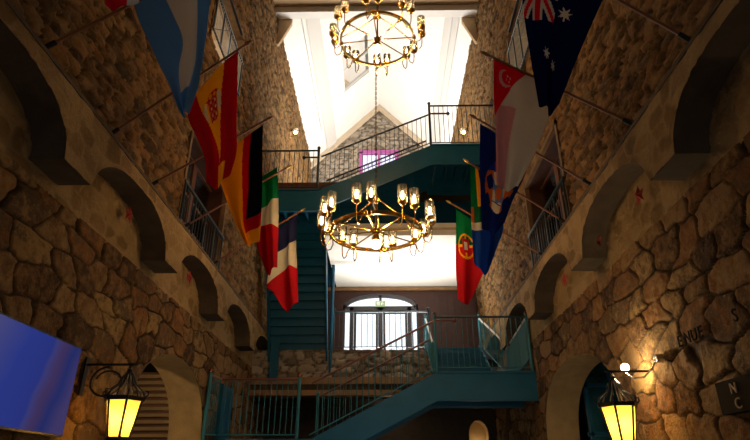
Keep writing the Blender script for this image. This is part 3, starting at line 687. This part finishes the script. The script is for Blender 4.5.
# ------------------------------------------------------------------ television
m, nt, out = nodes('television_picture')
tc = N(nt, 'ShaderNodeTexCoord'); sx = N(nt, 'ShaderNodeSeparateXYZ'); nt.links.new(tc.outputs['Generated'], sx.inputs[0])
nz = N(nt, 'ShaderNodeTexNoise'); nz.inputs['Scale'].default_value = 1.6; nz.inputs['Detail'].default_value = 1; nt.links.new(tc.outputs['Generated'], nz.inputs['Vector'])
a1 = N(nt, 'ShaderNodeMath', operation='MULTIPLY_ADD'); a1.inputs[1].default_value = .22; nt.links.new(nz.outputs['Fac'], a1.inputs[0]); nt.links.new(sx.outputs[1], a1.inputs[2])
tl = N(nt, 'ShaderNodeMath', operation='MULTIPLY_ADD'); tl.inputs[1].default_value = -.16; nt.links.new(sx.outputs[2], tl.inputs[0]); nt.links.new(a1.outputs[0], tl.inputs[2])
r = N(nt, 'ShaderNodeValToRGB'); cr = r.color_ramp
TVC = ((.0, (.17, .17, .50)), (.35, (.06, .10, .58)), (.60, (.055, .085, .52)), (.635, (.11, .11, .44)), (.72, (.13, .08, .26)), (.84, (.045, .065, .33)), (1., (.13, .10, .33)))
cr.elements[0].color = (*TVC[0][1], 1); cr.elements[1].color = (*TVC[-1][1], 1)
for p, cc in TVC[1:-1]:
    e = cr.elements.new(p); e.color = (*cc, 1)
nt.links.new(tl.outputs[0], r.inputs[0])
em = N(nt, 'ShaderNodeEmission'); em.inputs[1].default_value = .36; nt.links.new(r.outputs[0], em.inputs[0]); nt.links.new(em.outputs[0], out.inputs[0])
tv = thing('television', 'wall mounted television showing a blurred blue picture', 'television', (-3.4, 5.58, 2.05))
MB().box(-3.47, -3.385, 4.53, 6.21, 2.03, 2.97).build('case', M_BLACK, tv, bevel=.008)
MB().box(-3.386, -3.380, 4.552, 6.188, 2.052, 2.948).build('screen', m, tv)
MB().box(-3.5, -3.46, 5.1, 5.7, 2.3, 2.7).build('wall_mount', M_BLACK, tv)

# ------------------------------------------------------------------ rust red anchor stars
def star_bm(c, r, s, n=5):
    b = MB(); c = Vector(c); ctr = b.bm.verts.new(c+Vector((s*.05, 0, 0)))
    ring = [b.bm.verts.new(c+Vector((0, (r if k % 2 == 0 else r*.42)*math.sin(PI*k/n), (r if k % 2 == 0 else r*.42)*math.cos(PI*k/n)))) for k in range(2*n)]
    back = b.bm.verts.new(c-Vector((s*.03, 0, 0)))
    for k in range(2*n):
        b.bm.faces.new([ring[k], ring[(k+1) % (2*n)], ctr]); b.bm.faces.new([ring[(k+1) % (2*n)], ring[k], back])
    return b
for y, l in ((6.62, 'largest arch visible on the left'), (9.15, 'second smaller arch on the left')):
    tag(star_bm((XLL+.11, y, 4.84), .13, 1).build('anchor_star', M_STAR), 'rust red iron star on the stone under the '+l, 'wall star')
for y, l in ((5.97, 'just past the dark corner arch, nearest of three on the right'), (7.4, 'at the far end of the right arch, middle of three'), (9.03, 'under the next right arch, farthest of three')):
    tag(star_bm((XRL-.11, y, 4.73), .13, -1).build('anchor_star', M_STAR), 'rust red iron star '+l, 'wall star')

# ------------------------------------------------------------------ lettering on the right wall
def lettering(txt, size, y, z, x, m, name, parent=None):
    cu = bpy.data.curves.new(name, 'FONT'); cu.body = txt; cu.size = size; cu.extrude = .006; cu.resolution_u = 3
    ob = bpy.data.objects.new('tmp', cu); COL.objects.link(ob)
    me = bpy.data.meshes.new_from_object(ob.evaluated_get(bpy.context.evaluated_depsgraph_get())); bpy.data.objects.remove(ob)
    me.materials.clear(); me.materials.append(m)
    me.transform(Matrix.Translation((x, y, z)) @ Matrix(((0, 0, -1, 0), (-1, 0, 0, 0), (0, 1, 0, 0), (0, 0, 0, 1))))
    o = bpy.data.objects.new(name, me); COL.objects.link(o)
    if parent is not None: o.parent = parent; o.matrix_parent_inverse = parent.matrix_basis.inverted()
    return o
M_LETTER = mat('dark_letter_paint', (.025, .018, .012), .95, spec=.1)
wl = thing('wall_lettering', 'dark raised letters fixed across the right stone wall', 'lettering', (3.13, 5.5, 2.92))
yy = 5.98
for chx in ('E', 'N', 'U', 'E'):
    lettering(chx, .17, yy, 2.90, 3.142, M_LETTER, 'letter', wl); yy -= .14
lettering('S', .17, 4.95, 2.90, 3.142, M_LETTER, 'letter', wl)
sg = thing('wall_sign', 'dark plate with pale letters at the right edge', 'sign', (3.12, 5.0, 2.3))
MB().box(3.10, 3.2, 4.4, 5.42, 2.16, 2.44).build('board', M_LETTER, sg)
lettering('N', .13, 5.19, 2.315, 3.093, M_TAN, 'letter', sg); lettering('C', .13, 5.17, 2.185, 3.093, M_TAN, 'letter', sg)

# ------------------------------------------------------------------ things inside the two passages
st = thing('slatted_panel', 'pale timber slats lit inside the left archway', 'panel', (-4.9, 11.6, 0))
for k in range(22):
    MB().box(-5.7, -4.13, 11.5, 11.56, .9+k*.125, .965+k*.125).build('slat', M_SLAT, st)
MB().box(-5.7, -4.13, 11.57, 11.62, .05, 3.65).build('back_board', M_WOOD, st)
w3 = thing('window_3', 'dark glazed screen with teal frame inside the right archway', 'window'); w3['kind'] = 'structure'
f = MB()
for x in (3.9, 4.4, 4.9, 5.4): f.box(x, x+.06, 11.25, 11.32, 0, 3.6)
for z in (0, 1.2, 2.4, 3.3): f.box(3.85, 5.5, 11.25, 11.32, z, z+.06)
f.build('window_frame', M_TEAL, w3)
MB().box(3.85, 5.5, 11.30, 11.31, 0, 3.5).build('window_glass', M_GLASS, w3)
struct(MB().box(4.0, 5.8, 11.6, 11.65, 0, 3.8).build('wall_passage_screen', mat('blue_green_paint', (.01, .16, .22), .6)))

# ------------------------------------------------------------------ flags
CL = {k: cloth_mat('cloth_'+k, c) for k, c in dict(red=(.62, .018, .03), white=(.62, .58, .54), sky=(.16, .33, .58), yellow=(.9, .54, .03), gold=(.9, .5, .015), black=(.02, .018, .022),
    green=(.01, .26, .09), navy=(.008, .013, .09), marine=(.022, .05, .26), blue=(.02, .09, .45), cream=(.70, .64, .52), ruby=(.62, .02, .03), dgreen=(.015, .16, .07), orange=(.6, .22, .05), shadewhite=(.60, .36, .38), frenchblue=(.03, .035, .12)).items()}
def cat_r(p0, p1, p2, p3, t):
    return .5*((2*p1)+(-p0+p2)*t+(2*p0-5*p1+4*p2-p3)*t*t+(-p0+3*p1-3*p2+p3)*t**3)
def sample(arr, t):
    n = len(arr)-1; i = min(int(t*n), n-1); f = t*n-i
    g = lambda k: arr[k] if 0 <= k <= n else (2*arr[0]-arr[1] if k < 0 else 2*arr[n]-arr[n-1])
    return cat_r(g(i-1), g(i), g(i+1), g(i+2), f)
def flag(name, label, yf, net, pat, A=.05, nf=2.2, ph=0., nu=64, nv=96, world_net=None):
    W = world_net or [[aty(px, py, yf) for px, py in row] for row in net]
    verts = []; faces = []; mi = []; names = []
    for j in range(nv+1):
        t = j/nv; cols = [sample([W[r][c] for r in range(len(W))], t) for c in range(len(W[0]))]
        for i in range(nu+1):
            s = i/nu; p = sample(cols, s).copy()
            p.y += A*(.15+.85*t)*math.sin(2*PI*nf*s+ph+1.3*t)*(1 if t > .02 else 0)+.3*A*math.sin(5*t+3*s)
            verts.append(p)
    for j in range(nv):
        for i in range(nu):
            a = j*(nu+1)+i; faces.append((a, a+1, a+nu+2, a+nu+1))
            c = pat((i+.5)/nu, (j+.5)/nv)
            if c not in names: names.append(c)
            mi.append(names.index(c))
    me = bpy.data.meshes.new(name); me.from_pydata(verts, [], faces); me.update()
    for c in names: me.materials.append(CL[c])
    me.polygons.foreach_set('material_index', mi); me.polygons.foreach_set('use_smooth', [True]*len(mi))
    o = bpy.data.objects.new(name, me); COL.objects.link(o)
    so = o.modifiers.new('cloth_thickness', 'SOLIDIFY'); so.thickness = .004; so.offset = 0
    return tag(o, label, 'flag', 'flags on the wall poles')
def pole(label, base, tip):
    b, t = Vector(base), Vector(tip); r = thing('flag_pole', label, 'flag pole', b, 'flag poles on both walls')
    d = (t-b).normalized(); s = 1 if b.x < 0 else -1
    MB().tube([b-d*.08, t], .016, 8).build('shaft', M_POLE, r)
    MB().tube([t, t+d*.05, t+d*.11], [.022, .026, .004], 8).build('finial', M_GOLD if b.y > 7.5 else M_POLE, r)
    MB().tube([b-d*.02, b+d*.12], .026, 8).build('socket', M_IRON, r)
def star(s, t, cs, ct, r, n=7, ax=1.0):
    dx, dy = (s-cs)/ax, t-ct; d = math.hypot(dx, dy)
    if d > r: return False
    a = (math.atan2(dx, dy) % (2*PI/n))*n/(2*PI); k = abs(a-.5)*2
    return d < r*(.42+.58*k**1.6)

# poles: base on the ledge, tip over the hall
PB = [('arg', (-3.2, 4.02, 5.33), (-1.70, 4.02, 6.46), 'light blue and white flag on the left wall'), ('spa', (-3.2, 5.43, 5.30), (-1.74, 5.43, 6.65), 'red and yellow flag with a crest on the left wall'),
      ('ger', (-3.2, 6.67, 5.30), (-1.68, 6.67, 6.38), 'black, red and gold flag'), ('ita', (-3.2, 8.05, 5.30), (-1.62, 8.05, 6.38), 'green, white and red striped flag on the left'),
      ('fra', (-3.2, 9.72, 5.30), (-1.60, 9.72, 6.40), 'blue, white and red flag by the steep stairs'), ('small', (-3.2, 2.67, 5.33), (-1.75, 2.67, 6.45), 'red and white flag cut off at the top left'),
      ('aus', (2.9, 4.05, 5.36), (1.55, 4.05, 6.61), 'navy flag with white stars on the right wall'), ('sin', (2.9, 5.40, 5.36), (1.32, 5.40, 6.41), 'red and white flag with a crescent on the right wall'),
      ('ny', (2.9, 6.84, 5.36), (1.38, 6.84, 6.50), 'navy flag with a crest at its middle'), ('saf', (2.9, 8.05, 5.34), (1.44, 8.05, 6.47), 'green, yellow and blue flag half hidden on the right'),
      ('por', (2.9, 9.35, 5.28), (1.28, 9.35, 6.36), 'green and red flag with a round shield, farthest right')]
for k, b, t, l in PB: pole('dark wooden pole carrying the '+l, b, t)

flag('flag', 'light blue and white striped flag at the top left', 4.02,
     [[(216,-38),(195,-27),(160,-10),(134,4)], [(209,6),(197,10),(172,14),(139,20)], [(205,36),(197,40),(182,40),(150,44)], [(200,68),(196,66),(178,68),(163,72)], [(197,86),(191,90),(179,90),(171,88)], [(188,111),(186,114),(182,114),(178,108)]],
     lambda s, t: 'sky' if (t > .80 or s < .33 or s > .66) else 'white', .05, 1.6)
def p_spain(s, t):
    if t > .84: return 'red' if s < .3 or s > .55 else 'yellow'
    if s < .27+.26*t or s > .84-.42*t: return 'red'
    dx, dy = (s-.52)/.17, (t-.33)/.13
    if dx*dx+dy*dy < 1:
        q = (math.sin(s*90)+math.sin(t*110+s*20))
        if abs(dx) < .45 and dy > -.5: return 'orange' if q > .6 else ('cream' if q < -1.0 else 'red')
        if abs(dx) > .6 and abs(dy) < .7: return 'cream'
        if dy < -.5: return 'red' if q > 0 else 'gold'
    return 'yellow'
flag('flag', 'red and yellow flag with a coat of arms on the left wall', 5.43,
     [[(238,51),(221,64),(204,83),(187,101)], [(237,85),(222,88),(204,106),(190,122)], [(236,120),(224,122),(210,131),(199,142)], [(236,150),(226,152),(214,155),(206,162)], [(230,172),(223,183),(214,187),(207,184)]], p_spain, .05, 1.7)
def p_ger(s, t):
    if t > .86: return 'gold'
    if t > .74 and s < .42: return 'red'
    return 'black' if s < .36 else ('red' if s < .62-.15*t else 'gold')
flag('flag', 'black, red and gold flag on the left wall', 6.67,
     [[(263,125),(252,132),(242,139),(230,148)], [(262,155),(250,160),(238,166),(214,166)], [(262,185),(250,190),(238,198),(222,186)], [(261,212),(248,222),(240,222),(231,212)], [(259,240),(252,245),(247,244),(241,236)]], p_ger, .05, 1.8)
flag('flag', 'green, white and red flag beside the black, red and gold one', 8.05,
     [[(277,167),(272,170),(267,173),(259,178)], [(278,194),(272,197),(267,203),(258,210)], [(278,228),(271,226),(264,226),(256,232)], [(277,267),(272,270),(267,273),(257,246)]],
     lambda s, t: 'green' if t < .36 else ('cream' if t < .66 else 'red'), .05, 1.6, 1.)
flag('flag', 'blue, white and red flag hanging before the steep teal stairs', 9.72,
     [[(298,214),(291,219),(285,224),(277,231)], [(296,239),(290,243),(286,247),(273,256)], [(297,268),(290,266),(284,270),(267,285)], [(298,301),(293,306),(285,310),(273,292)]],
     lambda s, t: 'frenchblue' if t < .335 else ('cream' if t < .67 else 'red'), .05, 1.7)
wn = [[Vector(p) for p in r] for r in ([(-1.78, 2.67, 6.43), (-1.95, 2.67, 6.30), (-2.12, 2.67, 6.17), (-2.3, 2.67, 6.03)],)]
bt = [aty(x, y, 2.67) for x, y in ((138, 1), (126, 7), (114, 10), (104, 2))]
wn = [wn[0], [wn[0][k].lerp(bt[k], .5) for k in range(4)], bt]
flag('flag', 'red flag with white edge cut off by the top left corner', 2.67, None, lambda s, t: 'white' if s < .3 else 'red', .02, 1.2, world_net=wn)
def p_aus(s, t):
    if s < .48 and t < .48:
        u, v = s/.48, t/.48
        if abs(u-.5) < .09 or abs(v-.5) < .07: return 'red'
        if abs(u-.5) < .15 or abs(v-.5) < .12: return 'white'
        if abs(u-v) < .06 or abs(1-u-v) < .06: return 'red'
        if abs(u-v) < .15 or abs(1-u-v) < .15: return 'white'
        return 'navy'
    if star(s, t, .60, .375, .062, 7, 1.6): return 'white'
    for cs, ct, r in ((.40, .69, .042), (.56, .73, .036)):
        if r and star(s, t, cs, ct, r, 7, 1.6): return 'white'
    return 'navy'
flag('flag', 'navy flag with a large white star at the top right', 4.05,
     [[(530,-50),(556,-35),(582,-20),(608,-6)], [(523,-8),(545,2),(572,10),(600,6)], [(530,48),(542,52),(560,56),(578,56)], [(540,104),(546,110),(552,112),(558,106)]], p_aus, .05, 1.7, nu=90, nv=130)
def p_sin(s, t):
    b = .80-1.45*t
    if s < b or s < .03 and t < .5:
        dx, dy = (s-.34)/.17, (t-.15)/.085
        d = math.hypot(dx, dy); d2 = math.hypot(dx-.35, dy+.12)
        if d < 1 and d2 > .86: return 'shadewhite'
        for cs, ct in ((.40, .115), (.45, .14), (.37, .155), (.42, .18)):
            if star(s, t, cs, ct, .018, 5, 1.5): return 'shadewhite'
        return 'red'
    return 'shadewhite' if s < .60-.35*(t-.35) and t > .42 else 'white'  # white cloth in shade here, the shade put into a pinkish colour
flag('flag', 'red and white flag with a crescent below the starry navy flag', 5.40,
     [[(494,57),(504,63),(520,70),(536,78)], [(494,92),(506,98),(522,100),(550,108)], [(496,130),(504,135),(518,140),(537,148)], [(497,184),(503,190),(511,189),(518,186)]], p_sin, .04, 1.8)
def p_ny(s, t):
    dx, dy = (s-.52)/.36, (t-.50)/.24
    if dx*dx+dy*dy < 1:
        q = math.sin(s*23+t*9)+math.sin(t*31-s*11)
        if dy < -.62: return 'red' if abs(dx) < .3 else 'blue'
        if abs(dx) < .42 and abs(dy) < .55: return 'cream' if q > .4 else ('sky' if q > -.5 else 'orange')
        if abs(dx) > .42: return 'orange' if q > -.2 else 'marine'
        return 'cream' if dy > .6 else 'blue'
    return 'marine'
flag('flag', 'navy flag with a crest of figures partly behind the crescent flag', 6.84,
     [[(480,124),(490,129),(500,135),(514,143)], [(480,165),(492,168),(508,172),(527,166)], [(481,200),(490,204),(500,208),(512,202)], [(482,228),(488,232),(494,233),(504,224)]], p_ny, .04, 1.5)
def p_sa(s, t):
    if t > .68: return 'blue'
    if t > .60 and s > .0: return 'cream' if s-2*(t-.6) < .6 else 'blue'
    if t < .45:
        return 'green' if s < .30 else ('gold' if s < .44+.2*t else ('black' if s < .8 else 'dgreen'))
    return 'orange' if s < .12 else ('dgreen' if s < .62 else 'blue')
flag('flag', 'green, yellow and blue flag mostly hidden behind the crested navy flag', 8.05,
     [[(470,165),(476,168),(483,172),(490,177)], [(471,195),(478,196),(486,197),(494,197)], [(472,228),(480,230),(490,228),(503,226)], [(474,262),(480,270),(487,273),(496,250)]], p_sa, .04, 1.6)
def p_por(s, t):
    dx, dy = (s-.50)/.36, (t-.40)/.15; d = dx*dx+dy*dy
    if d < 1:
        if abs(dx) < .42 and abs(dy) < .55: return 'cream' if abs(dx) < .22 and abs(dy) < .3 else ('blue' if (abs(dx) < .1 or abs(dy) < .1) and d < .1 else 'red')
        if d > .72 or abs(dx) < .08 or abs(dy) < .10: return 'gold'
        return 'dgreen' if t < .40 else 'ruby'
    return 'green' if t < .40 else 'red'
flag('flag', 'green and red flag with a yellow round shield', 9.35,
     [[(456,208),(462,213),(468,217),(477,222)], [(456,238),(462,240),(469,241),(478,240)], [(456,268),(463,270),(472,270),(484,268)], [(458,298),(464,304),(470,301),(482,276)]], p_por, .04, 1.6)

# ------------------------------------------------------------------ light
def light(name, typ, loc, energy, col, rot=(0, 0, 0), size=None, size_y=None, **kw):
    l = bpy.data.lights.new(name, typ); l.energy = energy; l.color = col
    if typ == 'AREA':
        l.shape = 'RECTANGLE'; l.size = size; l.size_y = size_y or size
    elif size is not None: l.shadow_soft_size = size
    for k, v in kw.items(): setattr(l, k, v)
    o = bpy.data.objects.new(name, l); COL.objects.link(o); o.location = loc; o.rotation_euler = rot; return o
WARM = (1, .72, .40); DAY = (.80, .90, 1)
# unseen area light added on the upper deck to brighten the white roof
light('roof_fill', 'AREA', (xm, 18.0, 9.55), 980, (1, .96, .89), (PI, 0, 0), 3.0, 6.5)
# unseen fill lights added behind the viewpoint, one cool and one warm
light('front_cool_fill', 'AREA', (-.1, -2.2, 2.4), 26, (.86, .92, 1), (-PI/2, 0, PI), 3.6, 3.2)
light('front_warm_fill', 'POINT', (-.1, 1.6, 6.6), 17, WARM, size=.35)
# daylight portals at the glazed openings
for nm, loc, rot, a, b in (('door_daylight', (dc, YE+.3, 5.95), (PI/2, 0, PI), 2.3, 2.2), ('gable_daylight', (-.17, YG+.2, 14.9), (PI/2, 0, PI), 1.7, 1.3)):
    l = light(nm, 'AREA', loc, 1, DAY, (-PI/2, 0, 0), a, b); l.data.cycles.is_portal = True
light('mezzanine_fill', 'AREA', (.6, 15.3, 4.95), 200, (1, .93, .82), (PI+.45, 0, 0), 2.6, .25, spread=math.radians(150))  # unseen area light added to brighten the mezzanine ceiling
light('upper_room_light', 'POINT', (-4.2, 9.0, 10.8), 14, (1, .95, .88), size=.05)
light('lobby_fill', 'POINT', (.2, 9.6, 1.3), 38, (1, .92, .80), size=.15)  # added below the view to light the stair undersides and lower walls
light('niche_light', 'POINT', (2.7, YE+.25, 2.6), 3, WARM, size=.05)
light('undercroft_light', 'POINT', (.2, 16.2, 3.2), 5, WARM, size=.1)
light('passage_spot', 'SPOT', (-4.15, 8.5, 3.25), 55, (1, .70, .36), (math.radians(62), 0, math.radians(12)), .03, spot_size=math.radians(80))
light('passage_fill_right', 'POINT', (5.2, 8.2, 1.0), 14, (1, .85, .6), size=.1)  # hidden point light added to brighten the right passage
for x, y, z in ((XLU+.25, 16.4, 12.8), (XRU-.25, 15.9, 12.4)): light('sconce_light', 'POINT', (x, y, z), 12, WARM, size=.06)

w = bpy.data.worlds.new('world'); SC.world = w; w.use_nodes = True
bg = w.node_tree.nodes['Background']; bg.inputs[0].default_value = (.86, .93, 1, 1); bg.inputs[1].default_value = 1.5

SC.view_settings.view_transform = 'Standard'; SC.view_settings.look = 'None'; SC.view_settings.gamma = 1
SC.view_settings.use_curve_mapping = False; SC.view_settings.exposure = 0.0
cy = SC.cycles
cy.use_denoising = True; cy.max_bounces = 7; cy.diffuse_bounces = 4; cy.glossy_bounces = 3; cy.transparent_max_bounces = 12
cy.sample_clamp_indirect = 6; cy.caustics_reflective = False; cy.caustics_refractive = False
